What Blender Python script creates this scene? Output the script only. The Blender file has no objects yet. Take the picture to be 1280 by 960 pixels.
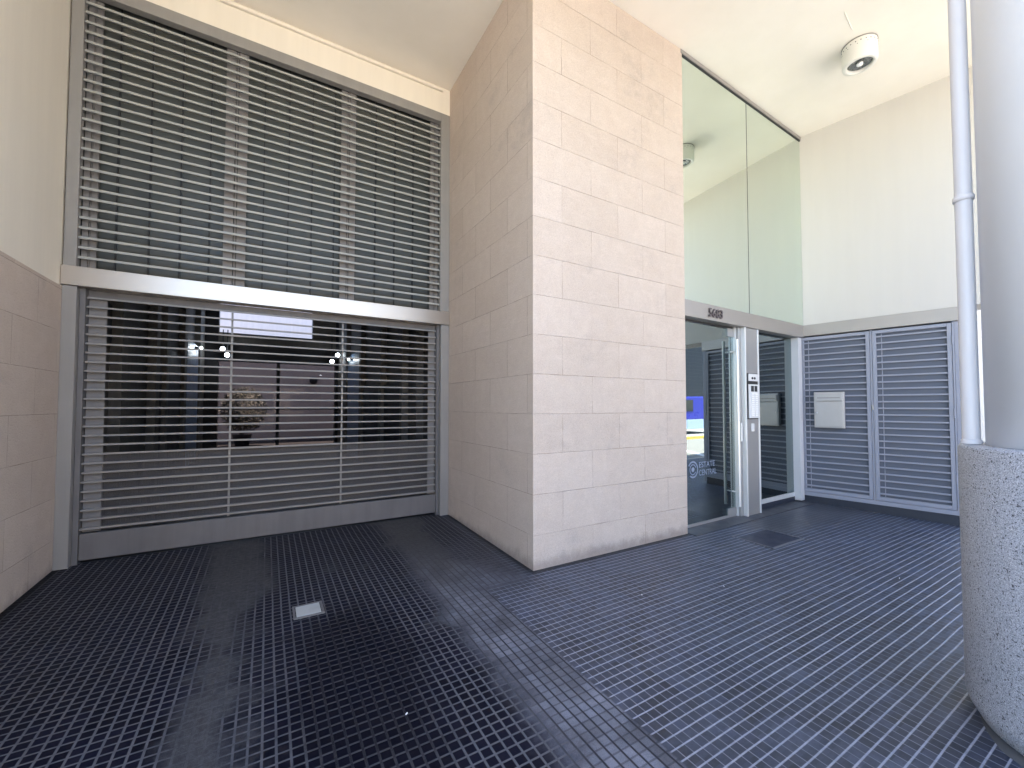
import bpy, math, random
from mathutils import Vector, Matrix
random.seed(7)
R = math.radians
scn = bpy.context.scene
col = scn.collection

# ------------------------------------------------------------------ mesh helper
class MB:
    def __init__(s, M=None): s.v = []; s.f = []; s.sm = []; s.M = M
    def add(s, vs, fs, smooth=False):
        b = len(s.v)
        s.v += [tuple(s.M @ Vector(p)) if s.M else tuple(p) for p in vs]
        for f in fs: s.f.append([b+i for i in f]); s.sm.append(smooth)
        return s
    def box(s, x0, x1, y0, y1, z0, z1):
        return s.add([(x0,y0,z0),(x1,y0,z0),(x1,y1,z0),(x0,y1,z0),(x0,y0,z1),(x1,y0,z1),(x1,y1,z1),(x0,y1,z1)],
                     [(0,3,2,1),(4,5,6,7),(0,1,5,4),(1,2,6,5),(2,3,7,6),(3,0,4,7)])
    def prism(s, prof, x0, x1):            # profile in (y,z), extruded along x
        n = len(prof)
        vs = [(x0,y,z) for y,z in prof] + [(x1,y,z) for y,z in prof]
        fs = [tuple(range(n-1,-1,-1)), tuple(range(n,2*n))] + [(i,(i+1)%n,n+(i+1)%n,n+i) for i in range(n)]
        return s.add(vs, fs)
    def lathe(s, c, prof, n=48, axis='z', cap=True):      # prof (r, h)
        vs = []; fs = []
        for r,h in prof:
            for k in range(n):
                a = 2*math.pi*k/n; p = (r*math.cos(a), r*math.sin(a), h)
                if axis == 'y': p = (p[0], p[2], p[1])
                if axis == 'x': p = (p[2], p[0], p[1])
                vs.append((c[0]+p[0], c[1]+p[1], c[2]+p[2]))
        m = len(prof)
        for i in range(m-1):
            for k in range(n): fs.append((i*n+k, i*n+(k+1)%n, (i+1)*n+(k+1)%n, (i+1)*n+k))
        s.add(vs, fs, True)
        if cap:
            b = len(s.v) - len(vs)
            s.f.append([b+k for k in range(n)][::-1]); s.sm.append(False)
            s.f.append([b+(m-1)*n+k for k in range(n)]); s.sm.append(False)
        return s
    def tube(s, p, q, r, n=16):
        p = Vector(p); q = Vector(q); d = (q-p).normalized()
        u = d.orthogonal().normalized(); w = d.cross(u)
        vs = [tuple(o + u*r*math.cos(2*math.pi*k/n) + w*r*math.sin(2*math.pi*k/n)) for o in (p,q) for k in range(n)]
        s.add(vs, [(k,(k+1)%n,n+(k+1)%n,n+k) for k in range(n)], True)
        s.add([vs[k] for k in range(n)], [tuple(range(n-1,-1,-1))]); s.add([vs[n+k] for k in range(n)], [tuple(range(n))])
        return s
    def build(s, name, mat, parent=None, bevel=0, seg=2):
        me = bpy.data.meshes.new(name)
        off = Vector(parent.location) if parent else Vector((0,0,0))
        top = parent
        while top is not None and top.parent is not None:
            top = top.parent; off += Vector(top.location)
        if parent is None and s.v:
            xs = [v[0] for v in s.v]; ys = [v[1] for v in s.v]; zs = [v[2] for v in s.v]
            off = Vector(((min(xs)+max(xs))/2, (min(ys)+max(ys))/2, min(zs)))
        me.from_pydata([tuple(Vector(v)-off) for v in s.v], [], s.f)
        me.polygons.foreach_set('use_smooth', s.sm); me.update()
        o = bpy.data.objects.new(name, me); col.objects.link(o)
        if parent: o.parent = parent
        else: o.location = off
        me.materials.append(mat)
        if bevel:
            m = o.modifiers.new('bevel', 'BEVEL'); m.width = bevel; m.segments = seg; m.limit_method = 'ANGLE'; m.angle_limit = R(40)
        return o

def thing(name, label, cat, loc, group=None):
    o = bpy.data.objects.new(name, None); col.objects.link(o); o.location = loc
    o.empty_display_size = .2
    o['label'] = label; o['category'] = cat
    if group: o['group'] = group
    return o
def tag(o, label, cat, group=None):
    o['label'] = label; o['category'] = cat
    if group: o['group'] = group
    return o
def struct(o): o['kind'] = 'structure'; return o
def text(name, body, mat, parent, size, origin, xdir, zdir, extr=.004, sx=1.0, bold=0.0, align='LEFT', spacing=1.0):
    cu = bpy.data.curves.new(name, 'FONT'); cu.body = body; cu.size = size; cu.extrude = extr; cu.offset = bold
    cu.align_x = align; cu.space_character = spacing
    t = bpy.data.objects.new(name+'_curve', cu); col.objects.link(t)
    dg = bpy.context.evaluated_depsgraph_get(); me = bpy.data.meshes.new_from_object(t.evaluated_get(dg))
    bpy.data.objects.remove(t); bpy.data.curves.remove(cu)
    x = Vector(xdir).normalized(); z = Vector(zdir).normalized(); n = x.cross(z)
    M = Matrix((( x.x*sx, z.x, n.x, 0),(x.y*sx, z.y, n.y, 0),(x.z*sx, z.z, n.z, 0),(0,0,0,1)))
    off = Vector(parent.location)
    for v in me.vertices: v.co = (M @ v.co) + Vector(origin) - off
    me.materials.clear(); me.materials.append(mat); me.name = name
    o = bpy.data.objects.new(name, me); col.objects.link(o); o.parent = parent
    return o

# ------------------------------------------------------------------ node helper
class NT:
    def __init__(s, name):
        s.m = bpy.data.materials.new(name); s.m.use_nodes = True; s.t = s.m.node_tree; s.t.nodes.clear()
        s.out = s.t.nodes.new('ShaderNodeOutputMaterial'); s._pos = None
    def n(s, typ, **k):
        nd = s.t.nodes.new(typ)
        for a,b in k.items(): setattr(nd, a, b)
        return nd
    def put(s, sock, val):
        if isinstance(val, bpy.types.NodeSocket): s.t.links.new(val, sock)
        elif val is not None:
            if sock.type == 'RGBA' and len(val) == 3: val = (*val, 1)
            sock.default_value = val
    def pos(s):
        if not s._pos:
            g = s.n('ShaderNodeNewGeometry'); sp = s.n('ShaderNodeSeparateXYZ'); s.t.links.new(g.outputs['Position'], sp.inputs[0])
            s._pos = (g.outputs['Position'], sp.outputs[0], sp.outputs[1], sp.outputs[2], g)
        return s._pos
    def m_(s, op, a, b=None, c=None, clamp=False):
        nd = s.n('ShaderNodeMath', operation=op, use_clamp=clamp)
        s.put(nd.inputs[0], a)
        if b is not None: s.put(nd.inputs[1], b)
        if c is not None: s.put(nd.inputs[2], c)
        return nd.outputs[0]
    def step(s, x, lo, hi):               # smooth 0..1 between lo and hi
        nd = s.n('ShaderNodeMapRange', interpolation_type='SMOOTHSTEP')
        s.put(nd.inputs[0], x); s.put(nd.inputs[1], lo); s.put(nd.inputs[2], hi); nd.inputs[3].default_value = 0; nd.inputs[4].default_value = 1
        return nd.outputs[0]
    def mapr(s, x, a, b, c, d):
        nd = s.n('ShaderNodeMapRange')
        for i,v in enumerate((x,a,b,c,d)): s.put(nd.inputs[i], v)
        return nd.outputs[0]
    def noise(s, scale, detail=3, rough=.55, vec=None, sc3=None, off=None, dist=0):
        nd = s.n('ShaderNodeTexNoise'); nd.inputs['Scale'].default_value = scale; nd.inputs['Detail'].default_value = detail
        nd.inputs['Roughness'].default_value = rough; nd.inputs['Distortion'].default_value = dist
        v = vec or s.pos()[0]
        if sc3 or off:
            mp = s.n('ShaderNodeMapping'); s.put(mp.inputs[0], v)
            if sc3: mp.inputs['Scale'].default_value = sc3
            if off: mp.inputs['Location'].default_value = off
            v = mp.outputs[0]
        s.put(nd.inputs['Vector'], v); return nd.outputs['Fac']
    def mix(s, f, a, b):
        nd = s.n('ShaderNodeMix', data_type='RGBA'); s.put(nd.inputs[0], f); s.put(nd.inputs[6], a); s.put(nd.inputs[7], b); return nd.outputs[2]
    def mixf(s, f, a, b):
        nd = s.n('ShaderNodeMix', data_type='FLOAT'); s.put(nd.inputs[0], f); s.put(nd.inputs[2], a); s.put(nd.inputs[3], b); return nd.outputs[0]
    def bump(s, h, strength=.3, dist=.002):
        nd = s.n('ShaderNodeBump'); nd.inputs['Strength'].default_value = strength; nd.inputs['Distance'].default_value = dist
        s.put(nd.inputs['Height'], h); return nd.outputs[0]
    def prin(s, color, rough=.6, metal=0, normal=None, spec=None, **k):
        p = s.n('ShaderNodeBsdfPrincipled'); s.put(p.inputs['Base Color'], color); s.put(p.inputs['Roughness'], rough); s.put(p.inputs['Metallic'], metal)
        if normal: s.put(p.inputs['Normal'], normal)
        if spec is not None: s.put(p.inputs['Specular IOR Level'], spec)
        for a,b in k.items(): s.put(p.inputs[a.replace('_',' ')], b)
        s.t.links.new(p.outputs[0], s.out.inputs[0]); return s.m

def paint(name, c, rough=.6, var=.06, bump=.15, sc=3.0, metal=0, spec=None, streak=0):
    t = NT(name); n1 = t.noise(sc, 5, .6); n2 = t.noise(90, 3, .6)
    f = t.m_('ADD', 1-var, t.m_('MULTIPLY', n1, 2*var))
    if streak:
        n3 = t.noise(1, 4, .6, sc3=(9,9,.7)); f = t.m_('MULTIPLY', f, t.mapr(n3, .35, .75, 1.0, 1-streak))
    vm = t.n('ShaderNodeVectorMath', operation='SCALE'); vm.inputs[0].default_value = c; t.put(vm.inputs['Scale'], f)
    return t.prin(vm.outputs[0], t.mapr(n1, .3, .7, rough-.06, rough+.08), metal, t.bump(n2, bump, .001) if bump else None, spec)

def steel(name, c, rough, aniso_axis=(1,1,60), var=.06, metal=.9):
    t = NT(name); n = t.noise(6, 4, .7, sc3=aniso_axis); b = t.noise(2.2, 3, .5)
    f = t.m_('ADD', 1-var, t.m_('MULTIPLY', t.m_('ADD', n, b), var))
    vm = t.n('ShaderNodeVectorMath', operation='SCALE'); vm.inputs[0].default_value = c; t.put(vm.inputs['Scale'], f)
    return t.prin(vm.outputs[0], t.mapr(n, .3, .7, rough-.03, rough+.04), metal, t.bump(n, .03, .0004))

# ------------------------------------------------------------------ materials
CEIL = 5.84
XL, XP, XPR = -1.6, 2.109, 4.29
YG, YP = 5.20, 3.148
def stone_mat():
    t = NT('pale_stone'); P, x, y, z, g = t.pos()
    ns = t.n('ShaderNodeSeparateXYZ'); t.put(ns.inputs[0], g.outputs['Normal'])
    side = t.m_('GREATER_THAN', t.m_('ABSOLUTE', ns.outputs[0]), .7)
    s = t.mixf(side, t.m_('ADD', x, -.199), t.m_('ADD', y, .13))
    cb = t.n('ShaderNodeCombineXYZ'); t.put(cb.inputs[0], s); t.put(cb.inputs[1], t.m_('ADD', z, .053+3.7))
    br = t.n('ShaderNodeTexBrick'); t.put(br.inputs['Vector'], cb.outputs[0])
    br.offset = .5; br.inputs['Scale'].default_value = 1; br.inputs['Brick Width'].default_value = .75; br.inputs['Row Height'].default_value = .37
    br.inputs['Mortar Size'].default_value = .0022; br.inputs['Mortar Smooth'].default_value = .35
    br.inputs['Color1'].default_value = (.535,.448,.38,1); br.inputs['Color2'].default_value = (.575,.487,.42,1)
    t.put(br.inputs['Mortar'], t.mix(t.step(t.noise(5, 3, .6, off=(2,2,2)), .4, .6), (.27,.21,.17), (.50,.42,.36)))
    big = t.noise(1.3, 5, .6); mid = t.noise(9, 5, .65, sc3=(1,1,.7)); fine = t.noise(140, 4, .75); pit = t.noise(55, 2, .5)
    vein = t.noise(3, 5, .7, sc3=(1,1,4), dist=.6)
    c = t.mix(t.mapr(mid, .35, .7, 0, .35), br.outputs['Color'], (.47,.37,.31))
    c = t.mix(t.mapr(vein, .5, .75, 0, .28), c, (.66,.56,.50))
    st = t.m_('MULTIPLY', t.step(big, .52, .68), t.step(t.noise(6, 6, .7), .38, .68))
    c = t.mix(t.m_('MULTIPLY', st, .42), c, (.36,.31,.28))
    dirt = t.m_('MULTIPLY', t.m_('SUBTRACT', 1.0, t.step(t.m_('ADD', z, t.m_('MULTIPLY', mid, -.16)), -.07, .07)), .55)
    c = t.mix(dirt, c, (.17,.14,.13))
    sp = t.mapr(fine, .3, .7, .80, 1.14)
    vm = t.n('ShaderNodeVectorMath', operation='SCALE'); t.put(vm.inputs[0], c); t.put(vm.inputs['Scale'], sp)
    h = t.m_('SUBTRACT', t.m_('ADD', t.m_('MULTIPLY', fine, .5), t.m_('MULTIPLY', t.step(pit, .3, .45), .5)), t.m_('MULTIPLY', br.outputs['Fac'], 1.4))
    return t.prin(vm.outputs[0], .82, 0, t.bump(h, .8, .003), .3)

def floor_mat():
    t = NT('grooved_black_tile'); P, x, y, z, g = t.pos()
    wob = t.m_('MULTIPLY', t.m_('SUBTRACT', t.noise(2.3, 3, .5), .5), .008)
    xx = t.m_('ADD', x, wob); yy = t.m_('ADD', y, t.m_('MULTIPLY', t.m_('SUBTRACT', t.noise(2.0, 3, .5, off=(5,3,0)), .5), .008))
    def line(v, p, w, off=0):
        fr = t.m_('FRACT', t.m_('DIVIDE', t.m_('ADD', v, off+50), p))
        d = t.m_('MULTIPLY', t.m_('MINIMUM', fr, t.m_('SUBTRACT', 1.0, fr)), p)
        return t.m_('SUBTRACT', 1.0, t.step(d, w*.45, w))
    def idx(v, p, off=0): return t.m_('FLOOR', t.m_('DIVIDE', t.m_('ADD', v, off+50), p))
    PX, PY = .0555, .052
    lx = line(xx, PX, .0072); ly = line(yy, PY, .0064)
    lxr = line(xx, .0555, .0034); lyr = line(yy, .055, .0052)
    n_lo = t.noise(.9, 5, .6, off=(3,1,0)); n_md = t.noise(3.2, 6, .65, off=(1,7,0)); n_hi = t.noise(220, 3, .7); n_cr = t.noise(30, 4, .7)
    edge = t.m_('MULTIPLY', t.m_('SUBTRACT', n_md, .5), .25)
    xr = t.m_('MULTIPLY', t.step(x, 1.57, 1.59), t.m_('SUBTRACT', 1.0, t.m_('MULTIPLY', t.m_('SUBTRACT', 1.0, t.step(x, 1.9, 2.2)), t.step(y, 2.85, 3.15))))                                    # right-hand field
    xs = t.m_('MULTIPLY', t.step(t.m_('ADD', x, edge), 1.02, 1.3), t.m_('SUBTRACT', 1.0, xr))  # worn strip
    yfade = t.m_('SUBTRACT', 1.0, t.step(y, 2.3, 4.6))
    # per-tile tone
    cid = t.n('ShaderNodeCombineXYZ'); t.put(cid.inputs[0], idx(xx, .222)); t.put(cid.inputs[1], idx(yy, .208))
    wn = t.n('ShaderNodeTexWhiteNoise', noise_dimensions='2D'); t.put(wn.inputs['Vector'], cid.outputs[0])
    cid2 = t.n('ShaderNodeCombineXYZ'); t.put(cid2.inputs[0], idx(xx, PX)); t.put(cid2.inputs[1], idx(yy, PY))
    wn2 = t.n('ShaderNodeTexWhiteNoise', noise_dimensions='2D'); t.put(wn2.inputs['Vector'], cid2.outputs[0])
    tone = t.m_('ADD', .65, t.m_('ADD', t.m_('MULTIPLY', wn.outputs[0], .4), t.m_('MULTIPLY', wn2.outputs[0], .3)))
    # left field
    gl = t.m_('MAXIMUM', lx, ly)
    tr = t.m_('SUBTRACT', 1.0, t.m_('MULTIPLY', t.m_('ABSOLUTE', t.m_('SUBTRACT', t.m_('ADD', x, t.m_('MULTIPLY', y, .0)), -.22)), 2.6), None, True)
    tr2 = t.m_('SUBTRACT', 1.0, t.m_('MULTIPLY', t.m_('ABSOLUTE', t.m_('SUBTRACT', x, 1.42)), 2.6), None, True)
    dust = t.step(t.m_('ADD', t.m_('ADD', t.m_('MULTIPLY', n_lo, .5), t.m_('MULTIPLY', n_md, .4)), t.m_('MULTIPLY', t.m_('MAXIMUM', tr, tr2), .26)), .50, .64)
    # damp oily stain
    ex = t.m_('DIVIDE', t.m_('SUBTRACT', x, .47), .38); ey = t.m_('DIVIDE', t.m_('SUBTRACT', y, 2.45), .95)
    rr = t.m_('ADD', t.m_('SQRT', t.m_('ADD', t.m_('MULTIPLY', ex, ex), t.m_('MULTIPLY', ey, ey))), t.m_('MULTIPLY', t.m_('SUBTRACT', n_md, .5), 1.5))
    wet = t.m_('SUBTRACT', 1.0, t.step(rr, .62, 1.3))
    base = t.mix(n_hi, (.003,.003,.008), (.009,.009,.019))
    vm = t.n('ShaderNodeVectorMath', operation='SCALE'); t.put(vm.inputs[0], base); t.put(vm.inputs['Scale'], tone)
    dcol = t.mix(t.m_('MULTIPLY', n_hi, n_cr), (.014,.014,.017), (.20,.20,.205))
    left = t.mix(t.m_('MULTIPLY', dust, .97), vm.outputs[0], dcol)
    gcol = t.mix(t.m_('MULTIPLY', n_cr, 1.0), (.06,.06,.068), (.17,.17,.185))
    gf = t.m_('MULTIPLY', gl, t.mapr(t.m_('ADD', dust, t.m_('MULTIPLY', n_md, .3)), .1, 1.1, .95, .10))
    left = t.mix(gf, left, gcol)
    left = t.mix(t.m_('MULTIPLY', wet, t.mixf(lx, .5, t.mapr(n_hi, .35, .65, .7, .93))), left, (.0025,.0025,.005))
    # strip: worn pale tile, dark grooves
    strip = t.mix(n_hi, (.035,.036,.048), (.21,.215,.255))
    scr = t.step(n_cr, .35, .75)
    strip = t.mix(t.m_('MULTIPLY', scr, .35), strip, (.13,.132,.155))
    sg = t.m_('MAXIMUM', t.m_('MULTIPLY', lx, .95), t.m_('MULTIPLY', ly, .45))
    vs_ = t.n('ShaderNodeVectorMath', operation='SCALE'); t.put(vs_.inputs[0], strip); t.put(vs_.inputs['Scale'], t.m_('MULTIPLY', t.mapr(n_md, .3, .65, .5, 1.35), tone)); strip = vs_.outputs[0]
    strip = t.mix(sg, strip, (.012,.012,.018))
    # right field
    rt = t.mix(n_hi, (.013,.017,.030), (.040,.049,.078))
    vm2 = t.n('ShaderNodeVectorMath', operation='SCALE'); t.put(vm2.inputs[0], rt); t.put(vm2.inputs['Scale'], tone)
    grey = t.mix(t.m_('MULTIPLY', t.step(n_md, .45, .65), .5), vm2.outputs[0], (.056,.067,.097))
    vv = t.n('ShaderNodeVectorMath', operation='SCALE'); t.put(vv.inputs[0], grey); t.put(vv.inputs['Scale'], t.m_('MULTIPLY', t.mapr(wn2.outputs[0], 0, 1, .78, 1.2), t.mapr(n_cr, .3, .7, .8, 1.2))); grey = vv.outputs[0]
    thin = t.m_('MULTIPLY', lxr, t.mapr(t.m_('ADD', n_md, t.m_('MULTIPLY', t.m_('SUBTRACT', x, 3.6), .06)), .42, .66, 1.0, .2))
    right = t.mix(thin, grey, (.17,.18,.22))
    right = t.mix(t.m_('MULTIPLY', lyr, t.mapr(n_cr, .3, .7, .55, 1.0)), right, (.31,.33,.40))
    c = t.mix(t.m_('MULTIPLY', xs, t.m_('MULTIPLY', yfade, .95)), left, strip)
    c = t.mix(xr, c, right)
    # apron of plain dark slabs in front of the entrance
    ap = t.m_('MULTIPLY', t.step(t.m_('ADD', x, t.m_('MULTIPLY', edge, .6)), 5.0, 5.4), t.step(t.m_('ADD', y, edge), 2.35, 2.7))
    c = t.mix(t.m_('MULTIPLY', ap, .75), c, (.05,.052,.062))
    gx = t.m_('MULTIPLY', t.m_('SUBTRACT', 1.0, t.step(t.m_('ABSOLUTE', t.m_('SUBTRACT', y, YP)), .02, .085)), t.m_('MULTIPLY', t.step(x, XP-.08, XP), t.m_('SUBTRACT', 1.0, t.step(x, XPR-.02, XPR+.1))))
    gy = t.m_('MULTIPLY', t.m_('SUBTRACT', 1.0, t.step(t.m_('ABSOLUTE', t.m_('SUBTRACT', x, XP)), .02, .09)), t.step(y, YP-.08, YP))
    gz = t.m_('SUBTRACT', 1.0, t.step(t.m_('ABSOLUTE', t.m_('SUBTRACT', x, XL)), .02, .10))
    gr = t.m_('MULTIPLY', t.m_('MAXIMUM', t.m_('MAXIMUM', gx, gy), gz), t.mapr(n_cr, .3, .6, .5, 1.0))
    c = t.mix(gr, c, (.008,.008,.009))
    rough = t.mixf(xr, t.mixf(wet, .5, .30), .36)
    rough = t.mixf(ap, rough, .24)
    rough = t.m_('ADD', rough, t.m_('MULTIPLY', n_md, .2))
    groove = t.mixf(xr, gl, t.m_('MAXIMUM', lyr, t.m_('MULTIPLY', lxr, .4)))
    h = t.m_('SUBTRACT', t.m_('MULTIPLY', n_hi, .15), groove)
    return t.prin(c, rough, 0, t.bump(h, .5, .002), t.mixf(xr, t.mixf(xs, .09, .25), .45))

def granite_mat():
    t = NT('grey_granite'); a = t.noise(190, 2, .6); b = t.noise(300, 2, .5, off=(3,3,3)); c0 = t.noise(2, 3)
    c = t.mix(t.step(a, .42, .56), (.26,.275,.315), (.43,.455,.53))
    c = t.mix(t.step(b, .56, .62), c, (.72,.73,.78))
    c = t.mix(t.step(t.noise(120, 2, .5, off=(9,1,3)), .6, .66), c, (.05,.05,.06))
    c = t.mix(t.mapr(c0, .3, .7, 0, .12), c, (.3,.28,.28))
    return t.prin(c, .55, 0, t.bump(a, .35, .001), .4)

def glass_mat(name, tint, refl, fac, edge=.9):
    t = NT(name)
    lw = t.n('ShaderNodeFresnel'); lw.inputs[0].default_value = 1.5
    f = t.m_('ADD', fac, t.m_('MULTIPLY', lw.outputs[0], edge), clamp=True)
    tr = t.n('ShaderNodeBsdfTransparent'); tr.inputs[0].default_value = (*tint, 1)
    gl = t.n('ShaderNodeBsdfGlossy'); gl.inputs['Color'].default_value = (*refl, 1); gl.inputs['Roughness'].default_value = 0.004
    mx = t.n('ShaderNodeMixShader'); t.put(mx.inputs[0], f); t.t.links.new(tr.outputs[0], mx.inputs[1]); t.t.links.new(gl.outputs[0], mx.inputs[2])
    t.t.links.new(mx.outputs[0], t.out.inputs[0]); return t.m

def emit(name, c, s):
    t = NT(name); e = t.n('ShaderNodeEmission'); e.inputs[0].default_value = (*c,1); e.inputs[1].default_value = s
    t.t.links.new(e.outputs[0], t.out.inputs[0]); return t.m

def mesh_mat():                                  # perforated sheet: real see-through holes
    t = NT('perforated_grey_sheet'); P, x, y, z, g = t.pos()
    def c_(v, p): return t.m_('SUBTRACT', t.m_('FRACT', t.m_('DIVIDE', t.m_('ADD', v, 50), p)), .5)
    a = c_(x, .012); b = c_(z, .012)
    d = t.m_('SQRT', t.m_('ADD', t.m_('MULTIPLY', a, a), t.m_('MULTIPLY', b, b)))
    hole = t.m_('MULTIPLY', t.m_('SUBTRACT', 1.0, t.step(d, .26, .34)), .9)
    p = t.n('ShaderNodeBsdfPrincipled'); p.inputs['Base Color'].default_value = (.07,.066,.07,1); p.inputs['Roughness'].default_value = .6
    tr = t.n('ShaderNodeBsdfTransparent'); mx = t.n('ShaderNodeMixShader')
    t.put(mx.inputs[0], hole); t.t.links.new(p.outputs[0], mx.inputs[1]); t.t.links.new(tr.outputs[0], mx.inputs[2]); t.t.links.new(mx.outputs[0], t.out.inputs[0])
    return t.m

M = {}
M['stone'] = stone_mat()
M['floor'] = floor_mat()
M['granite'] = granite_mat()
M['cream'] = paint('cream_wall_paint', (.80,.74,.64), .75, .04, .25, 1.2, streak=.05)
def ceil_mat():
    t = NT('cream_soffit_paint'); P, x, y, z, g = t.pos(); n1 = t.noise(.8, 5, .6); n2 = t.noise(80, 3, .6)
    w = t.m_('MULTIPLY', t.m_('SUBTRACT', t.noise(3, 3, .6), .5), .02)
    d1 = t.m_('ABSOLUTE', t.m_('SUBTRACT', t.m_('ADD', y, w), 3.62)); d2 = t.m_('ABSOLUTE', t.m_('SUBTRACT', t.m_('ADD', x, w), 3.05))
    ln = t.m_('MULTIPLY', t.m_('SUBTRACT', 1.0, t.step(t.m_('MINIMUM', d1, d2), .002, .007)), t.step(t.noise(4, 3, .6), .42, .62))
    c = t.mix(t.mapr(n1, .35, .68, 0, 1), (.87,.82,.74), (.80,.75,.665)); c = t.mix(t.m_('MULTIPLY', ln, .5), c, (.42,.38,.33))
    return t.prin(c, .8, 0, t.bump(t.m_('SUBTRACT', n2, ln), .2, .001))
M['ceil'] = ceil_mat(); M['ceil_old'] = paint('cream_ceiling_paint', (.86,.81,.73), .8, .035, .2, 1.0)
M['white'] = paint('white_wall_paint', (.555,.53,.49), .7, .03, .2, 1.1, streak=.03)
M['colpaint'] = paint('white_column_paint', (.86,.885,.93), .45, .035, .15, 1.6)
M['pipe2'] = paint('white_jamb_paint', (.52,.52,.54), .4, .05, .1, 4)
M['pipe'] = paint('white_pipe_paint', (.74,.73,.76), .4, .04, .1, 4)
M['frame'] = paint('grey_frame_paint', (.275,.262,.25), .42, .08, .08, 4, streak=.12)
M['slat'] = paint('grey_slat_paint', (.33,.335,.32), .42, .12, .05, 8)
M['gframe'] = paint('dark_grey_gate_paint', (.145,.138,.14), .5, .14, .1, 5, streak=.2)
M['gslat'] = paint('gate_slat_paint', (.25,.24,.232), .42, .14, .05, 8)
M['back'] = paint('dark_grey_panel', (.062,.066,.061), .45, .35, .1, 5)
M['backpost'] = paint('pale_mesh_post', (.19,.18,.178), .6, .12, .1, 20)
M['blue'] = paint('blue_grey_door_paint', (.27,.285,.345), .42, .06, .06, 5)
M['blueback'] = paint('dark_blue_grey_panel', (.10,.115,.155), .5, .12, .06, 5)
M['band'] = steel('brushed_steel_band', (.50,.45,.40), .33, (.6,.6,40))
M['lintel'] = steel('dull_brushed_steel', (.36,.335,.315), .42, (.6,.6,40), metal=.7)
M['steel'] = steel('brushed_steel', (.36,.355,.355), .42, (90,90,.25), .04, metal=.6)
M['steelpol'] = steel('polished_steel', (.74,.74,.74), .3, (30,30,.5), .03, metal=.45)
M['letter'] = steel('satin_letterbox_steel', (.46,.45,.45), .42, (3,3,3), .12, .55)
M['dark'] = paint('dark_rubber', (.02,.02,.022), .5, .1, .05)
M['digit'] = paint('dark_bronze_digits', (.10,.08,.08), .4, .1, .02)
M['key'] = paint('pale_keypad', (.62,.62,.62), .4, .03, .02)
M['btn'] = paint('white_button', (.8,.8,.8), .35, .02, .02)
M['glass'] = glass_mat('green_reflective_glass', (.72,.86,.76), (.88,.97,.90), .72)
M['doorglass'] = glass_mat('door_glass', (.36,.47,.50), (.74,.84,.84), .26)
M['tglass'] = glass_mat('tinted_lobby_glass', (.42,.38,.36), (.8,.8,.85), .0, .35)
M['decal'] = paint('frosted_lettering', (.20,.24,.32), .6, .05, .02)
M['lobby'] = paint('lobby_wall', (.72,.74,.68), .7, .05, .1)
M['lobbyfloor'] = paint('lobby_floor', (.02,.025,.035), .4, .2, .05)
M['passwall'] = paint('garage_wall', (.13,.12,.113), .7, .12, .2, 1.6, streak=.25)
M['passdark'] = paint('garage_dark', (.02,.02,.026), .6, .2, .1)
M['pink'] = paint('courtyard_wall', (.60,.51,.49), .75, .06, .1, 1.5, streak=.1)
M['skyrefl'] = paint('sky_reflection_panel', (.14,.22,.36), .35, .08, .05)  # sky mirrored in the passage glass, painted as a plain blue
M['mesh'] = mesh_mat()
M['lampw'] = paint('lamp_white', (.74,.72,.66), .45, .03, .05)
M['lens'] = paint('lamp_reflector', (.16,.17,.17), .25, .2, .02, 30, metal=.6)
M['bulb'] = paint('lamp_bulb', (.85,.85,.85), .1, .02, 0)
M['white_emit'] = emit('lit_lamp', (.86,.95,1.0), 9)
M['block'] = paint('glass_brick', (.42,.43,.42), .35, .25, .3, 12)
M['cover'] = paint('dark_floor_cover', (.022,.026,.045), .45, .25, .3, 8)
M['thresh'] = paint('worn_threshold', (.05,.052,.062), .4, .2, .2, 6)
M['hframe'] = paint('hatch_frame', (.11,.11,.125), .4, .2, .1, 6)
M['plinth'] = paint('dark_plinth', (.022,.027,.042), .4, .15, .1)
M['leaf'] = paint('dark_leaf', (.006,.011,.006), .5, .3, .05, 10)
M['trunk'] = paint('bark', (.10,.08,.06), .8, .2, .3, 12)
M['asphalt'] = paint('asphalt', (.075,.078,.085), .8, .15, .4, 2)
M['road'] = paint('worn_road', (.27,.265,.25), .85, .15, .3, 1.5)
M['pave'] = paint('pale_pavement', (.42,.40,.37), .8, .1, .2, 2)
M['road_white'] = paint('road_paint', (.75,.76,.77), .7, .08, .1, 6)
M['yellow'] = paint('yellow_kerb_paint', (.72,.55,.12), .6, .1, .1, 6)
M['facade'] = paint('sunlit_facade', (.66,.54,.40), .8, .06, .1, .6)
M['facade2'] = paint('pale_facade', (.62,.57,.48), .8, .06, .1, .6)
M['reflection_slats'] = paint('dark_reflection_slats', (.045,.05,.065), .5, .1, .1)
M['window'] = paint('dark_window', (.03,.04,.05), .08, .1, 0)
M['vanblue'] = paint('van_blue_paint', (.03,.04,.45), .3, .02, 0)
M['vanpale'] = paint('van_pale_paint', (.42,.55,.72), .35, .03, 0)
M['tyre'] = paint('tyre_rubber', (.015,.015,.016), .7, .1, .1)

CEIL = 5.84
XL, XP, XPR = -1.6, 2.109, 4.29
YG, YP = 5.20, 3.148
fz = lambda y: .025*(y-3)

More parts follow.
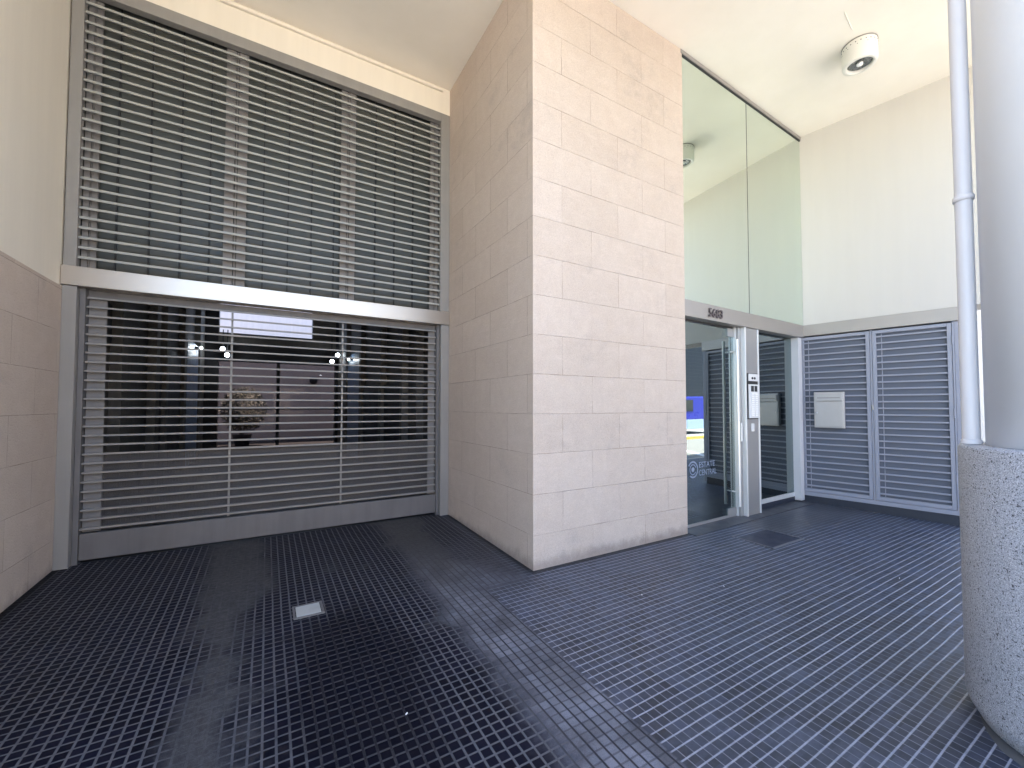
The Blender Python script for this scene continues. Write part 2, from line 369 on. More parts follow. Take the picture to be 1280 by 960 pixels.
# ------------------------------------------------------------------ ground, floor, road
def sheet(name, x0, x1, y0, y1, zf, mat, th=.12):
    b = MB(); zs = [zf(y0), zf(y1)]
    b.add([(x0,y0,zs[0]-th),(x1,y0,zs[0]-th),(x1,y1,zs[1]-th),(x0,y1,zs[1]-th),(x0,y0,zs[0]),(x1,y0,zs[0]),(x1,y1,zs[1]),(x0,y1,zs[1])],
          [(0,3,2,1),(4,5,6,7),(0,1,5,4),(1,2,6,5),(2,3,7,6),(3,0,4,7)])
    return struct(b.build(name, mat))
sheet('floor', -9, 22, -1.0, 5.28, fz, M['floor'], .15)
struct(MB().box(-160,160,-160,160,-.62,-.52).build('ground', M['asphalt']))
struct(MB().box(-60,90,-6.3,-1.22,-.40,-.235).build('road', M['road']))
struct(MB().box(-60,90,-1.22,-1.003,-.45,-.108).build('kerb', M['pave'], bevel=.01))
struct(MB().box(-60,90,-6.5,-6.3,-.45,-.10).build('kerb', M['yellow'], bevel=.01))
struct(MB().box(-60,90,-14,-6.503,-.45,-.12).build('pavement', M['pave']))
b = MB()
for x0 in (-12,-7,-2,3,8,13.2,18,23,28):      # slanted bay lines on the road
    b.add([(x0,-1.6,-.231),(x0+.35,-1.6,-.231),(x0+3.35,-5.9,-.231),(x0+3.0,-5.9,-.231)], [(0,3,2,1)])
struct(b.build('road_markings', M['road_white']))

# ceiling and the building mass above the arcade
struct(MB().box(-9,22,-.36,5.2,CEIL,CEIL+.3).build('ceiling', M['ceil']))
o = MB().box(-9,22,-.38,12,CEIL+.303,7.6).build('upper_facade', M['facade2']); tag(o, 'pale storeys of the building carried above the arcade ceiling', 'building')

# ------------------------------------------------------------------ left side wall
w = thing('side_wall', 'side wall left of the garage gate, pale stone below and cream paint above', 'wall', (-3.2,2.8,0))
MB().box(-4.5,XL,1.6,YG+.3,-.15,2.57).build('stone_cladding', M['stone'], w, .006)
MB().box(-4.5,XL-.012,1.6,YG+.3,2.572,CEIL).build('painted_plaster', M['cream'], w)

# stone pier
o = MB().box(XP,XPR,YP,YG+.4,-.12,CEIL).build('stone_pier', M['stone'], None, .006, 2)
tag(o, 'broad pier clad in pale stone blocks between the garage gate and glass door', 'pier')

# painted wall over the gate with its moulding
w = thing('gate_header_wall', 'strip of cream painted wall above the upper grey louvres', 'wall', (.25,5.3,5.45))
MB().box(XL,XP,YG,YG+.25,5.475,CEIL).build('plaster', M['cream'], w)
MB().box(XL,2.0,YG-.035,YG,5.775,5.80).build('moulding', M['cream'], w, .006)

# ------------------------------------------------------------------ upper louvre
def slat_prof(y, z, h=.024, d=.05, drop=.012):
    return [(y, z-h/2+.003),(y+.003, z-h/2),(y+.008, z-h/2),(y+d, z+drop-.004),(y+d, z+drop+.002),(y+.008, z+h/2),(y+.003, z+h/2),(y, z+h/2-.003)]
lv = thing('louvre_screen', 'tall screen of grey horizontal louvres above the steel band over the garage gate', 'louvre', (.25,5.2,2.77))
b = MB()
b.box(XL,-1.515,YG-.02,YG+.06,2.765,5.475).box(1.978,XP-.003,YG-.02,YG+.06,2.765,5.475)
b.box(-1.515,1.978,YG-.02,YG+.06,5.355,5.475)
b.build('frame', M['frame'], lv, .003)
b = MB()
for k in range(27): b.prism(slat_prof(YG+.002, 2.86+k*.0925), -1.513, 1.976)
b.build('slats', M['slat'], lv)
for xa, xb in ((-1.51,-1.41),(-.43,-.23),(.73,.90),(1.86,1.974)):
    b = MB(); wd = (xb-xa); b.box(xa,xa+wd*.42,YG+.07,YG+.10,2.77,5.36).box(xa+wd*.46,xa+wd*.54,YG+.075,YG+.10,2.77,5.36).box(xa+wd*.58,xb,YG+.07,YG+.10,2.77,5.36)
    b.build('mullion', M['backpost'], lv)
MB().box(XL+.02,XP-.02,YG+.16,YG+.18,2.77,5.45).build('back_panel', M['back'], lv)
b = MB()
for k in range(14):
    xx = -1.3+k*.245
    b.box(xx,xx+.012,YG+.135,YG+.157,2.77,5.45)
b.build('seam_rods', M['dark'], lv)

# steel band across gate
o = MB().box(XL-.008,XP-.004,YG-.045,YG+.10,2.585,2.762).build('steel_band', M['band'], None, .004)
tag(o, 'long brushed steel band between the upper louvres and the garage gate', 'beam')
# ------------------------------------------------------------------ garage gate
gf = thing('gate_posts', 'pair of grey steel posts framing the garage gate', 'gate frame', (.25,5.2,.05))
for xa,xb in ((XL,-1.503),(1.99,XP-.003)):
    MB().box(xa,xb,YG-.03,YG+.12,0,2.583).build('post', M['frame'], gf, .004)
for xa,xb in ((-1.501,-1.462),(1.952,1.988)):
    MB().box(xa,xb,YG+.035,YG+.12,0,2.583).build('guide', M['gframe'], gf, .003)
MB().box(-1.46,1.95,YG+.10,YG+.16,2.515,2.583).build('head_rail', M['gframe'], gf)
gt = thing('garage_gate', 'wide grey garage gate of horizontal slats with a solid bottom rail', 'gate', (.25,5.25,.1))
b = MB()
for k in range(26): b.prism(slat_prof(YG+.055, .365+k*.0856, .018, .042, .006), -1.458, 1.948)
b.build('slats', M['gslat'], gt)
MB().box(-1.459,1.949,YG+.05,YG+.10,.085,.325).build('bottom_rail', M['gframe'], gt, .006)
for xa in (-.335,.78):
    MB().box(xa-.009,xa+.009,YG+.10,YG+.125,.33,2.50).build('stile', M['gslat'], gt)
MB().box(-1.455,-1.33,YG+.105,YG+.13,.33,2.50).build('edge_plate', M['backpost'], gt)
MB().box(1.86,1.948,YG+.105,YG+.13,.33,2.50).build('edge_plate', M['backpost'], gt)
MB().box(-1.45,1.945,YG+.128,YG+.134,.33,1.05).build('perforated_sheet', M['mesh'], gt)

# ------------------------------------------------------------------ passage behind the gate
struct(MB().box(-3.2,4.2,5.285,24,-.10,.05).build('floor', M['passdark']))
pw = thing('passage_wall', 'dim grey wall with pilasters along the left of the passage seen through the gate', 'wall', (-1.8,10.5,.05))
MB().box(-2.1,-1.72,5.5,16.2,.05,5.0).build('wall_face', M['passwall'], pw)
for y0,y1 in ((5.5,5.75),(7.0,7.25),(8.9,9.15),(9.7,9.9),(11.6,11.9),(14.0,14.2)):
    MB().box(-1.72,-1.60,y0,y1,.05,5.0).build('pilaster', M['passwall'], pw)
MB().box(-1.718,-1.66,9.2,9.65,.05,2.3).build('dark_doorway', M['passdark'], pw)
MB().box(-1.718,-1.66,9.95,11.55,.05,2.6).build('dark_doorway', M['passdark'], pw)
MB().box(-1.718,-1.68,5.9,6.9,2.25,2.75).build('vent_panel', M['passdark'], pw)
pw = thing('passage_wall', 'dim grey wall with pilasters along the right of the passage seen through the gate', 'wall', (2.3,10.5,.05))
MB().box(2.22,2.6,5.65,16.2,.05,5.0).build('wall_face', M['passwall'], pw)
for y0,y1 in ((5.65,5.9),(6.55,6.7),(7.4,7.55),(9.0,9.25),(11.2,11.45),(13.5,13.7)):
    MB().box(2.10,2.22,y0,y1,.05,5.0).build('pilaster', M['passwall'], pw)
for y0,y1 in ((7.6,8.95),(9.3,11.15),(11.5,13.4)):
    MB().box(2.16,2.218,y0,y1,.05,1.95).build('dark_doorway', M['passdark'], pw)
struct(MB().box(-2.1,2.6,5.46,16.2,5.0,5.2).build('ceiling', M['passwall']))
bw = thing('passage_end_frame', 'dark framed glazing with central mullion at the far end of the passage', 'glazed screen', (.4,16.1,.05))
b = MB(); b.box(-1.72,-1.36,16.0,16.3,.05,5.0).box(2.12,2.22,16.0,16.3,.05,5.0).box(-1.36,2.12,16.0,16.3,2.95,3.5)
b.build('frame', M['passdark'], bw)
MB().box(-1.36,2.12,15.9,15.99,3.5,3.85).build('beam', M['passwall'], bw)
MB().box(1.36,2.12,16.0,16.3,3.5,5.0).build('upper_wall', M['passwall'], bw)
b = MB(); b.box(.27,.37,16.05,16.15,.05,2.95).box(-1.36,2.12,16.05,16.12,1.37,1.42).box(-1.36,2.12,16.05,16.15,.05,.16)
b.build('mullion', M['passdark'], bw)
MB().box(-1.36,2.12,16.17,16.18,.05,2.95).build('pane', M['tglass'], bw)
o = MB().box(-6,7,20,20.3,0,6.2).build('courtyard_wall', M['pink']); tag(o, 'pale pinkish courtyard wall beyond the end of the passage', 'wall')
for xa,xb,lb in ((-6,-5.7,'low wall closing the far courtyard on its west side'),(6.7,7,'low wall closing the far courtyard on its east side')):
    o = MB().box(xa,xb,16.3,20,0,4).build('courtyard_wall', M['pink']); tag(o, lb, 'wall')
# lit spots
for i,(x,y,z,lb) in enumerate(((-1.22,15.6,3.28,'upper lit spotlight of the pair left of the far passage mullion'),(-1.10,15.6,3.09,'lower lit spotlight of the pair left of the far passage mullion'),
                  (1.95,15.6,3.06,'lower lit spotlight of the pair at the right end of the far beam'),(2.08,15.2,3.25,'upper lit spotlight of the pair at the right end of the far beam'))):
    sp = thing('spotlight', lb, 'lamp', (x,y,z), 'spotlights under the far passage beam')
    MB().lathe((x,y-.03,z), [(.005,-.04),(.045,-.03),(.06,0),(.045,.03),(.005,.04)], 16, 'y').build('lit_bulb', M['white_emit'], sp)
    MB().lathe((x,y+.08,z), [(.08,-.06),(.085,.05),(.05,.09)], 16, 'y').build('housing', M['passdark'], sp)
    MB().box(x-.012,x+.012,y+.06,y+.08,z+.06,3.9 if i!=9 else z).build('bracket', M['passdark'], sp)
for x,y,z,s,lb in ((-1.50,13.3,3.0,1,'small lit wall light above the blue-painted glass panel on the left of the passage'),(2.02,12.6,2.85,-1,'small lit wall light above the blue-painted glass panel on the right of the passage')):
    sp = thing('wall_light', lb, 'lamp', (x,y,z))
    MB().lathe((x,y,z), [(.005,-.04),(.022,-.03),(.025,.03),(.005,.04)], 12).build('lit_bulb', M['white_emit'], sp)
    MB().box(min(x-s*.06,x-s*.2),max(x-s*.06,x-s*.2),y-.03,y+.03,z-.03,z+.03).build('bracket', M['passdark'], sp)
o = MB().box(-1.66,-1.63,12.2,13.9,.05,3.1).build('sky_reflection_panel', M['skyrefl']); tag(o, 'tall glass panel on the left deep inside the passage, its sky reflection painted blue', 'panel')
o = MB().box(2.13,2.155,11.6,13.4,.05,3.0).build('sky_reflection_panel', M['skyrefl']); tag(o, 'tall glass panel on the right deep inside the passage, its sky reflection painted blue', 'panel')
# shrub behind the far glazing
sh = thing('shrub', 'dark leafy shrub in a pot behind the far passage glazing', 'plant', (-.75,17.6,.05))
b = MB()
for k in range(2600):
    while True:
        p = Vector((random.uniform(-1,1), random.uniform(-1,1), random.uniform(-1,1)))
        if p.length < 1 and p.length > random.random()*.8: break
    p = Vector((-.72+p.x*.75, 17.9+p.y*.6, 1.35+p.z*.85)); d = Vector((random.gauss(0,1),random.gauss(0,1),random.gauss(0,.6))).normalized(); u = d.orthogonal().normalized(); l = random.uniform(.08,.16)
    b.add([p-d*l*.5, p+u*l*.2, p+d*l*.5, p-u*l*.2], [(0,1,2,3)])
b.build('foliage', M['leaf'], sh)
b = MB()
for k in range(5): b.tube((-.75,17.6,.3), (-.75+random.uniform(-.35,.35),17.6+random.uniform(-.3,.3),1.3), .018, 6)
b.build('stems', M['trunk'], sh)
MB().lathe((-.75,17.6,.05), [(.2,0),(.3,.4),(.31,.42)], 24).build('pot', M['passdark'], sh)
sg = thing('wall_lamp', 'small dark oval lamp on the pale courtyard wall', 'lamp', (1.75,19.9,2.6))
MB().lathe((1.75,19.93,2.6), [(.01,-.08),(.13,-.06),(.16,0),(.14,.06)], 20, 'y').build('shade', M['passdark'], sg)

# ------------------------------------------------------------------ entrance wall (slightly turned)
CX, CY, TH = 7.36, 3.37, R(1.8)
T = Matrix.Translation((CX,CY,0)) @ Matrix.Rotation(TH, 4, 'Z')      # local: s = -x from the corner, +y inwards
def DB(): return MB(T)
def at(s, y, z): return tuple(T @ Vector((s,y,z)))
# transom
tw = thing('transom_window', 'tall greenish reflective glazing of two panes above the glass entrance', 'window', at(-1.5,0,2.79))
DB().box(-3.10,-1.612,-.112,-.100,2.785,5.775).build('pane', M['glass'], tw)
DB().box(-1.604,-.005,-.112,-.100,2.785,5.775).build('pane', M['glass'], tw)
DB().box(-1.612,-1.604,-.114,-.098,2.785,5.775).build('seal', M['dark'], tw)
b = DB(); b.box(-3.10,-.0,-.13,.03,5.79,CEIL-.002); b.build('head_frame', M['frame'], tw, .002)
DB().box(-3.10,0,-.122,.02,5.775,5.79).build('head_seal', M['dark'], tw)
# band + digits
bd = thing('steel_lintel', 'brushed steel lintel over the glass entrance carrying the number 5683', 'lintel', at(-1.5,0,2.6))
DB().box(-3.08,-.02,-.118,.05,2.585,2.783).build('beam', M['lintel'], bd, .004)
xd = T.to_3x3() @ Vector((1,0,0))
text('digits', '5683', M['digit'], bd, .155, at(-2.60,-.127,2.628), xd, (0,0,1), .008, .98, .0015, spacing=1.05)
# door leaf
dr = thing('entrance_door', 'frameless glass entrance door beside the stone pier with long steel bar handles', 'door', at(-2.4,0,0))
DB().box(-3.06,-1.832,.0,.012,.045,2.56).build('pane', M['doorglass'], dr)
DB().box(-3.06,-1.84,-.005,.05,2.562,2.583).build('top_rail', M['dark'], dr)
DB().box(-3.06,-1.84,-.01,.022,.012,.043).build('bottom_rail', M['steel'], dr)
for yy in (-.095, .105):
    h = MB(); a = at(-1.905,yy,.16); c_ = at(-1.905,yy,2.40); h.tube(a, c_, .019, 20)
    ho = h.build('handle', M['steelpol'], dr)
    for zz in (.35, 2.24):
        MB().tube(at(-1.905,yy,zz), at(-1.905,.0 if yy<0 else .012,zz), .010, 12).build('stand_off', M['steelpol'], ho)
DB().box(-2.03,-1.835,-.012,.026,.045,.13).build('patch_fitting', M['steel'], dr)
DB().box(-1.98,-1.835,-.012,.026,2.45,2.56).build('patch_fitting', M['steel'], dr)
# lettering low on the pane
text('lettering', 'ESTATE', M['decal'], dr, .10, at(-2.66,-.003,.725), xd, (0,0,1), .0008, 1.05, .0005)
text('lettering', 'CENTRAL', M['decal'], dr, .10, at(-2.66,-.003,.625), xd, (0,0,1), .0008, .88, .0005)
b = DB()
for r0,r1,a0,a1 in ((.085,.105,-130,150),(.055,.068,20,330),(.0,.03,0,360)):
    n = 40
    for k in range(n):
        a = R(a0+(a1-a0)*k/n); c_ = R(a0+(a1-a0)*(k+1)/n); cx, cz = -2.78, .71
        b.add([(cx+r0*math.cos(a),-.003,cz+r0*math.sin(a)),(cx+r1*math.cos(a),-.003,cz+r1*math.sin(a)),(cx+r1*math.cos(c_),-.003,cz+r1*math.sin(c_)),(cx+r0*math.cos(c_),-.003,cz+r0*math.sin(c_))],[(0,1,2,3)])
b.build('emblem', M['decal'], dr)
# post with intercom
po = thing('steel_post', 'brushed steel post carrying the intercom between door and side pane', 'post', at(-1.6,-.05,0))
DB().box(-1.829,-1.812,-.03,.05,.0,2.583).build('edge_trim', M['steelpol'], po, .002)
DB().box(-1.811,-1.745,-.06,.05,.0,2.583).build('jamb', M['steel'], po, .003)
DB().box(-1.743,-1.715,-.115,.05,.0,2.583).build('edge_trim', M['steelpol'], po, .003)
DB().box(-1.713,-1.40,-.10,.05,.0,2.583).build('panel', M['steel'], po, .003)
DB().box(-1.398,-1.372,-.11,.05,.0,2.583).build('edge_trim', M['steelpol'], po, .003)
b = DB(); b.box(-1.803,-1.77,-.078,-.062,1.02,1.27); b.build('lock_plate', M['steelpol'], po, .003)
DB().box(-1.60,-1.52,-.108,-.1005,1.15,1.26).build('card_reader', M['key'], po, .004)
ic = thing('intercom', 'slim grey intercom with camera head and two columns of call buttons on the steel post', 'intercom', at(-1.555,-.10,1.33))
DB().box(-1.69,-1.42,-.112,-.1005,1.32,1.955).build('back_plate', M['dark'], ic, .003)
DB().box(-1.68,-1.43,-.128,-.113,1.845,1.945).build('camera_head', M['key'], ic, .004)
for s in (-1.60,-1.54):
    MB().lathe(at(s,-.131,1.885), [(.016,-.006),(.017,.003)], 16, 'y').build('lens', M['dark'], ic)
DB().box(-1.68,-1.43,-.126,-.113,1.335,1.80).build('keypad', M['key'], ic, .004)
DB().box(-1.63,-1.56,-.129,-.1265,1.70,1.78).build('speaker_grille', M['dark'], ic)
DB().box(-1.54,-1.47,-.129,-.1265,1.70,1.78).build('speaker_grille', M['dark'], ic)
b0 = None
for r in range(11):
    for c in range(2):
        s = -1.625+c*.09; z = 1.365+r*.029
        DB().box(s,s+.065,-.134,-.1265,z,z+.018).build('button', M['btn'], ic)
# side pane
sp = thing('side_pane', 'narrow glass pane between the intercom post and the corner', 'window', at(-.8,0,0))
DB().box(-1.37,-.165,.0,.012,.15,2.583).build('pane', M['doorglass'], sp)
DB().box(-1.37,-.165,-.015,.027,.085,.148).build('bottom_rail', M['steelpol'], sp, .002)
DB().box(-1.37,-.165,-.01,.03,.012,.083).build('kick_plate', M['plinth'], sp)
o = DB().box(-.163,-.052,-.10,.03,.03,2.583).build('corner_jamb', M['pipe2'], None, .003)
tag(o, 'narrow white jamb in the corner between side pane and louvred doors', 'jamb')
struct(DB().box(-3.08,-.02,-.24,.02,-.02,.0105).build('floor_threshold', M['thresh']))
# lobby behind
struct(MB().box(4.35,9.4,3.50,8.6,-.10,.006).build('floor', M['lobbyfloor']))
struct(MB().box(XPR,9.5,3.42,8.7,CEIL-.05,CEIL+.1).build('ceiling', M['lobby']))
o = MB().box(4.31,9.4,8.6,8.8,0,5.75).build('lobby_wall', M['lobby']); tag(o, 'back wall of the dim lobby behind the entrance glass', 'wall')
o = MB().box(9.4,9.6,3.42,8.8,0,5.75).build('lobby_wall', M['lobby']); tag(o, 'right hand wall of the dim lobby behind the entrance glass', 'wall')
de = thing('reception_desk', 'dark reception desk standing in the dim lobby', 'desk', (5.6,6.6,.006))
MB().box(4.9,6.3,6.5,6.9,.006,1.0).build('front', M['passdark'], de)
MB().box(4.85,6.35,6.42,7.0,1.0,1.05).build('top', M['lobby'], de)

# ------------------------------------------------------------------ right wall with louvred doors (skewed)
W0 = Vector((7.342,3.37,0)); ang = math.atan2(-.983,.182)
TW = Matrix.Translation(W0) @ Matrix.Rotation(ang, 4, 'Z')           # local x runs along the wall to the street, +y goes into the wall
def WB(): return MB(TW)
def wat(x,y,z): return tuple(TW @ Vector((x,y,z)))
LW = 1.80
rw = thing('corner_wall', 'white painted wall right of the entrance above the grey louvred doors', 'wall', wat(.9,.2,0))
WB().box(-.25,2.75,.0,.5,2.785,CEIL).build('painted_plaster', M['white'], rw)
WB().box(-.25,LW,.10,.5,.0,2.783).build('recess_back', M['blueback'], rw)
WB().box(LW-.06,LW,.0,.097,.0,2.6).build('end_jamb', M['blue'], rw)
WB().box(.0,LW-.063,-.004,.06,-.10,.10).build('plinth', M['plinth'], rw)
o = WB().box(.02,LW+.005,-.022,.06,2.605,2.782).build('steel_band', M['lintel'], None, .004)
tag(o, 'short brushed steel band above the grey louvred doors by the corner', 'beam')
def louvre_door(x0, x1, label):
    d = thing('louvred_door', label, 'door', wat((x0+x1)/2,0,.12), 'grey louvred cupboard doors')
    fw = .042
    b = WB(); b.box(x0,x0+fw,-.008,.03,.165,2.585).box(x1-fw,x1,-.008,.03,.165,2.585).box(x0+fw,x1-fw,-.008,.03,2.54,2.585).box(x0+fw,x1-fw,-.008,.03,.165,.215)
    b.build('frame', M['blue'], d, .003)
    b = WB(); n = 25; dz = (2.54-.215)/n
    for k in range(n):
        z = .215+(k+.5)*dz
        prof = [(-.003,z-.010),(.0,z-.012),(.03,z+.004),(.03,z+.008),(.0,z+.010),(-.003,z+.008)]
        b.prism(prof, x0+fw, x1-fw)
    b.build('slats', M['blue'], d)
    WB().box(x0+fw-.01,x1-fw+.01,.034,.040,.17,2.58).build('back_panel', M['blueback'], d)
    MB().tube(wat(x0+fw+.055,.031,.22), wat(x0+fw+.055,.031,2.54), .006, 8).build('tie_rod', M['blue'], d)
    return d
d1 = louvre_door(.07,.905,'grey louvred cupboard door carrying the metal letterbox beside the corner jamb')
d2 = louvre_door(.935,1.715,'grey louvred cupboard door nearest the round column')
for d, xh in ((d1,.06),(d2,1.722)):
    for zz in (.5,1.35,2.3): MB().tube(wat(xh,-.012,zz), wat(xh,-.012,zz+.12), .008, 10).build('hinge', M['blue'], d)
MB().tube(wat(.925,-.014,1.45), wat(.925,-.014,1.52), .012, 12).build('lock', M['steel'], d2)
o = thing('door_surround', 'grey steel surround around both louvred cupboard doors', 'frame', wat(.9,0,.1))
b = WB(); b.box(.02,.066,-.012,.05,.102,2.60).box(.909,.931,-.003,.05,.16,2.60).box(1.719,1.737,-.012,.05,.102,2.60).box(.066,1.719,-.012,.05,.102,.160)
b.build('frame', M['blue'], o, .002)
lb = thing('letterbox', 'square satin metal letterbox fixed on the louvred door nearest the corner', 'letterbox', wat(.43,-.03,1.18))
WB().box(.245,.615,-.075,-.012,1.17,1.715).build('body', M['letter'], lb, .006)
WB().box(.262,.598,-.082,-.076,1.19,1.555).build('door', M['letter'], lb, .004)
WB().box(.262,.598,-.094,-.076,1.575,1.695).build('flap', M['letter'], lb, .008)
WB().box(.29,.57,-.0965,-.0945,1.62,1.632).build('slot', M['frame'], lb)
MB().lathe(wat(.285,-.084,1.40), [(.012,-.004),(.012,.004)], 12, 'y').build('lock', M['steelpol'], lb)
# next building front beyond the corner wall
nb = thing('shop_front', 'plain white wall continuing beyond the end of the louvred doors', 'wall', (10.5,2.0,0))
MB().box(8.05,22,2.0,2.3,-.1,CEIL).build('wall_face', M['white'], nb)

# ------------------------------------------------------------------ column, downpipe
c0 = (3.32,.20)
cl = thing('round_column', 'round white painted column on a speckled grey granite drum', 'column', (c0[0],c0[1],fz(c0[1])))
zb = fz(c0[1])
MB().lathe((c0[0],c0[1],0), [(.44,zb-.04),(.475,zb+.03),(.50,zb+.075),(.51,zb+.11),(.51,1.285),(.503,1.297),(.49,1.30),(.40,1.30)], 96).build('granite_base', M['granite'], cl)
MB().lathe((c0[0],c0[1],0), [(.41,1.301),(.41,CEIL-.001)], 96).build('shaft', M['colpaint'], cl)
MB().lathe((c0[0],c0[1],0), [(.435,zb-.055),(.53,zb-.02),(.55,zb-.004),(.53,zb+.008),(.445,zb+.012)], 64).build('mortar_collar', M['asphalt'], cl)
pp = thing('downpipe', 'thin white downpipe clipped to the round column and standing on its granite drum', 'pipe', (3.234,.645,1.3))
MB().tube((3.234,.650,1.302), (3.234,.650,CEIL-.001), .0345, 28).build('pipe', M['pipe'], pp)
for zz in (2.62,4.9):
    MB().lathe((3.234,.650,zz), [(.036,-.014),(.041,-.012),(.041,.012),(.036,.014)], 28, cap=False).build('clip', M['pipe'], pp)
MB().lathe((3.234,.650,1.302), [(.039,0),(.039,.02),(.035,.024)], 28, cap=False).build('foot_ring', M['pipe'], pp)

# ------------------------------------------------------------------ ceiling lamp
LX, LY = 6.08, 2.03
cp = thing('ceiling_lamp', 'white cylindrical ceiling lamp with a dark recessed lens by the entrance', 'lamp', (LX,LY,CEIL-.26))
b = MB(); n = 48; zt = CEIL-.004; zl = CEIL-.25
b.lathe((LX,LY,0), [(.165,zt),(.168,zt-.03),(.168,zl+.02),(.160,zl),(.128,zl-.003),(.122,zl+.005),(.118,zl+.05)], n, cap=False)
b.build('housing', M['lampw'], cp)
MB().lathe((LX,LY,0), [(.119,zl+.03),(.09,zl+.012),(.05,zl+.035),(.01,zl+.04)], n, cap=False).build('lens', M['lens'], cp)
MB().lathe((LX,LY,0), [(.008,zl-.004),(.03,zl+.004),(.034,zl+.02),(.03,zl+.036)], 24).build('bulb', M['bulb'], cp)
for k in range(22):
    a = 2*math.pi*k/22
    for dz,r in ((.045,.006),(.075,.004))[:1+k%2]:
        p = Vector((LX+.167*math.cos(a+dz*3),LY+.167*math.sin(a+dz*3),zt-dz)); q = Vector((LX+.1692*math.cos(a+dz*3),LY+.1692*math.sin(a+dz*3),zt-dz)); MB().tube(p,q,r,8).build('vent_hole', M['dark'], cp)
MB().lathe((LX,LY,0), [(.171,CEIL-.012),(.171,CEIL-.001)], n).build('mounting_ring', M['frame'], cp)
MB().tube((5.75,1.98,CEIL-.003), (5.42,1.93,CEIL-.003), .004, 6).build('cable', M['ceil'], cp)

# ------------------------------------------------------------------ things in the floor
def flat(y): return fz(y)
gb = thing('floor_light', 'small pale rectangular glass light set in the black tiles before the gate', 'floor light', (.28,3.37,fz(3.37)))
MB().box(.205,.365,3.29,3.455,.0,.016).build('glass_block', M['block'], gb, .003)
b = MB(); b.box(.185,.20,3.27,3.475,-.01,.0155).box(.37,.385,3.27,3.475,-.01,.0155).box(.20,.37,3.27,3.285,-.01,.0155).box(.20,.37,3.46,3.475,-.01,.0155)
b.build('frame', M['gframe'], gb)
hc = thing('floor_hatch', 'dark blue square access cover in the floor in front of the glass door', 'hatch', (4.98,2.62,fz(2.62)))
Mh = Matrix.Translation((4.98,2.62,fz(2.62))) @ Matrix.Rotation(R(0), 4, 'Z')
MB(Mh).box(-.30,.30,-.21,.21,-.02,.004).build('cover', M['cover'], hc, .002)
b = MB(Mh); b.box(-.325,-.305,-.235,.235,-.02,.007).box(.305,.325,-.235,.235,-.02,.007).box(-.305,.305,-.235,-.215,-.02,.007).box(-.305,.305,.215,.235,-.02,.007)
b.build('frame', M['hframe'], hc)
# bits of litter
for x,y,a,lb in ((.62,2.05,30,'tiny white paper scrap on the dark damp tiles near the floor light'),(3.35,2.12,70,'tiny white paper scrap on the ribbed tiles before the pier'),(4.9,1.45,10,'tiny pale paper scrap on the ribbed tiles near the column'),(2.62,2.35,50,'tiny pale scrap on the tiles nearest the pier corner')):
    Mx = Matrix.Translation((x,y,fz(y)+.004)) @ Matrix.Rotation(R(a),4,'Z')
    o = MB(Mx).add([(-.007,-.002,0),(.006,-.003,.002),(.007,.003,.003),(-.005,.003,.001),(-.007,-.002,-.002),(.006,-.003,0),(.007,.003,.001),(-.005,.003,-.001)],[(0,1,2,3),(7,6,5,4),(0,4,5,1),(1,5,6,2),(2,6,7,3),(3,7,4,0)]).build('paper_scrap', M['btn']); tag(o, lb, 'litter')

# ------------------------------------------------------------------ street seen in the reflections / giving the bounce light
def opposite(x0, x1, h, mat, label, shut):
    b = thing('opposite_building', label, 'building', ((x0+x1)/2,-19,-.12), 'buildings across the street')
    MB().box(x0,x1,-24,-14,-.12,h).build('wall', mat, b)
    if shut:
        m = MB().box(x0+.4,x1-.4,-14,-13.96,-.12,7.3)  # dark slatted sheet added so the door glass mirrors a dark front
        for k in range(24): m.box(x0+.4,x1-.4,-13.96,-13.90,.1+k*.3,.1+k*.3+.05)
        m.build('reflection_slats', M['reflection_slats'], b)
    x = x0+1.2
    while x < x1-1.6 and h < 9.9:
        for z in ([1.0] if not shut else [])+[5.4+3.0*k for k in range(int((h-6.4)/3)+1)]:
            if z+1.6 < h: MB().box(x,x+1.3,-13.99,-13.95,z,z+1.6).build('window', M['window'], b)
        x += 2.8
opposite(-16,7,4.6,M['facade'],'low warm plastered building across the street behind the viewer',False)
opposite(7.6,40,11,M['facade2'],'pale building across the street with wide dark slats added to darken its reflection',True)
vn = thing('parked_van', 'blue parked van with a pale lower body on the far pavement of the street', 'van', (22.2,-8.4,-.12))
prof = [(-2.3,.35),(-2.3,1.25),(-1.75,1.35),(-1.25,2.15),(2.2,2.2),(2.3,2.1),(2.3,.35)]
def van_side(pr, y0, y1): 
    n = len(pr); vs = [(22.2+a,y0,z-.12) for a,z in pr]+[(22.2+a,y1,z-.12) for a,z in pr]
    return MB().add(vs, [tuple(range(n)),tuple(range(2*n-1,n-1,-1))]+[((i+1)%n,i,n+i,n+(i+1)%n) for i in range(n)])
van_side([(-2.3,.85),(-2.3,1.25),(-1.75,1.35),(-1.25,2.15),(2.2,2.2),(2.3,2.1),(2.3,.85)], -9.3,-7.5).build('body', M['vanblue'], vn, .05, 3)
van_side([(-2.32,.30),(-2.32,.845),(2.32,.845),(2.32,.30)], -9.31,-7.49).build('lower_body', M['vanpale'], vn, .03)
MB().box(21.1,21.9,-7.485,-7.47,1.2,1.85).build('side_window', M['window'], vn)
for xx in (20.7,23.6):
    for yy in (-7.5,-9.3):
        wv = MB().lathe((xx,yy,.22), [(.2,-.1),(.34,-.1),(.34,.1),(.2,.1)], 28, 'y').build('wheel', M['tyre'], vn)
        MB().lathe((xx,yy,.22), [(.02,-.11),(.2,-.105),(.2,.105),(.02,.11)], 20, 'y').build('hubcap', M['steel'], wv)

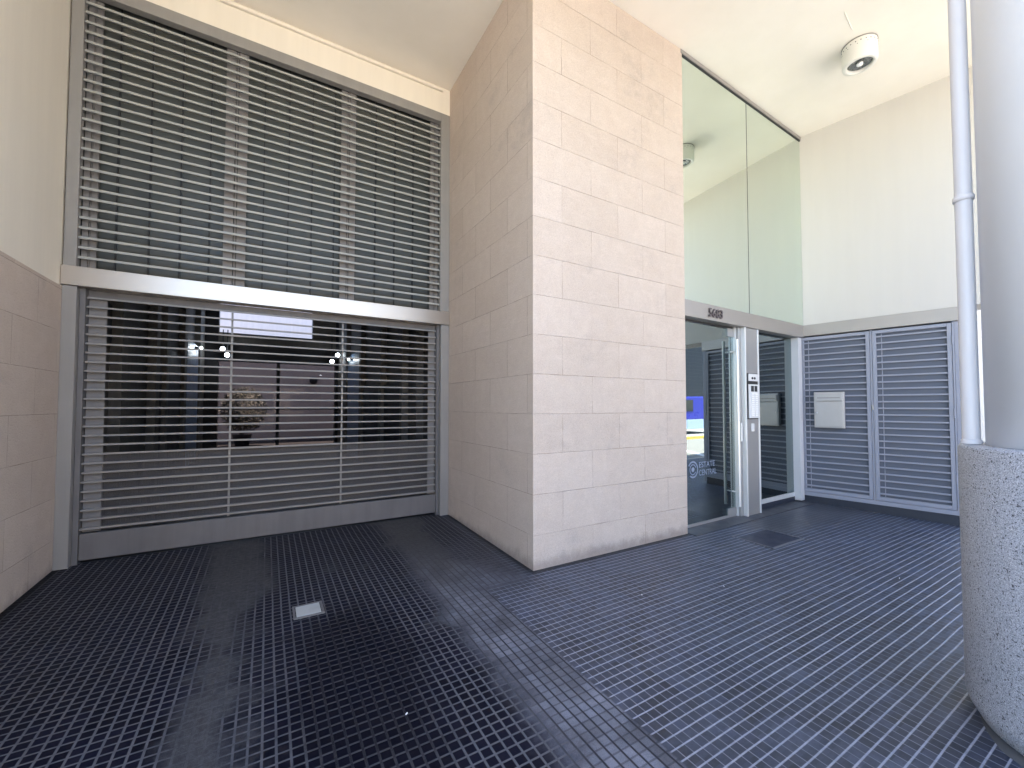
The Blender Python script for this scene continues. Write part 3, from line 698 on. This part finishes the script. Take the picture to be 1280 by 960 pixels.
# ------------------------------------------------------------------ light
SUN_EL, SUN_ROT = R(75), R(20)
wd = bpy.data.worlds.new('World'); scn.world = wd; wd.use_nodes = True
nt = wd.node_tree; bg = nt.nodes['Background']
sky = nt.nodes.new('ShaderNodeTexSky'); sky.sky_type = 'NISHITA'; sky.sun_disc = False; sky.sun_elevation = SUN_EL; sky.sun_rotation = SUN_ROT
sky.air_density = 1.0; sky.dust_density = .8; sky.ozone_density = 1.15
nt.links.new(sky.outputs[0], bg.inputs[0]); bg.inputs[1].default_value = .14
L = bpy.data.lights.new('sun', 'SUN'); L.energy = 4.8; L.angle = R(.5); L.color = (1,.94,.84)
lo = bpy.data.objects.new('sun', L); col.objects.link(lo)
sd = Vector((math.sin(SUN_ROT)*math.cos(SUN_EL), math.cos(SUN_ROT)*math.cos(SUN_EL), math.sin(SUN_EL)))
lo.rotation_euler = sd.to_track_quat('Z', 'Y').to_euler(); lo.location = (0,0,30)

# ------------------------------------------------------------------ camera
cam = bpy.data.cameras.new('camera'); co = bpy.data.objects.new('camera', cam); col.objects.link(co)
f, pi_, ya, ro, cx, cy = 514.922, R(1.768), R(30.368), R(.039), 635.425, 491.535
cam.sensor_width = 36; cam.sensor_fit = 'HORIZONTAL'; cam.lens = f/1280*36
cam.shift_x = (640-cx)/1280; cam.shift_y = -(480-cy)/1280
F = Vector((math.sin(ya)*math.cos(pi_), math.cos(ya)*math.cos(pi_), math.sin(pi_)))
Rt = Vector((math.cos(ya), -math.sin(ya), 0)); U = Rt.cross(F)
R2 = Rt*math.cos(ro)+U*math.sin(ro); U2 = -Rt*math.sin(ro)+U*math.cos(ro)
co.matrix_world = Matrix(((R2.x,U2.x,-F.x,0),(R2.y,U2.y,-F.y,0),(R2.z,U2.z,-F.z,1.5),(0,0,0,1)))
cam.clip_start = .05; cam.clip_end = 1000
scn.camera = co

scn.view_settings.view_transform = 'Standard'; scn.view_settings.look = 'None'; scn.view_settings.gamma = 1
scn.view_settings.exposure = 2.88
scn.cycles.use_denoising = True
scn.cycles.max_bounces = 10; scn.cycles.diffuse_bounces = 6; scn.cycles.glossy_bounces = 5; scn.cycles.transparent_max_bounces = 12
scn.cycles.sample_clamp_indirect = 8
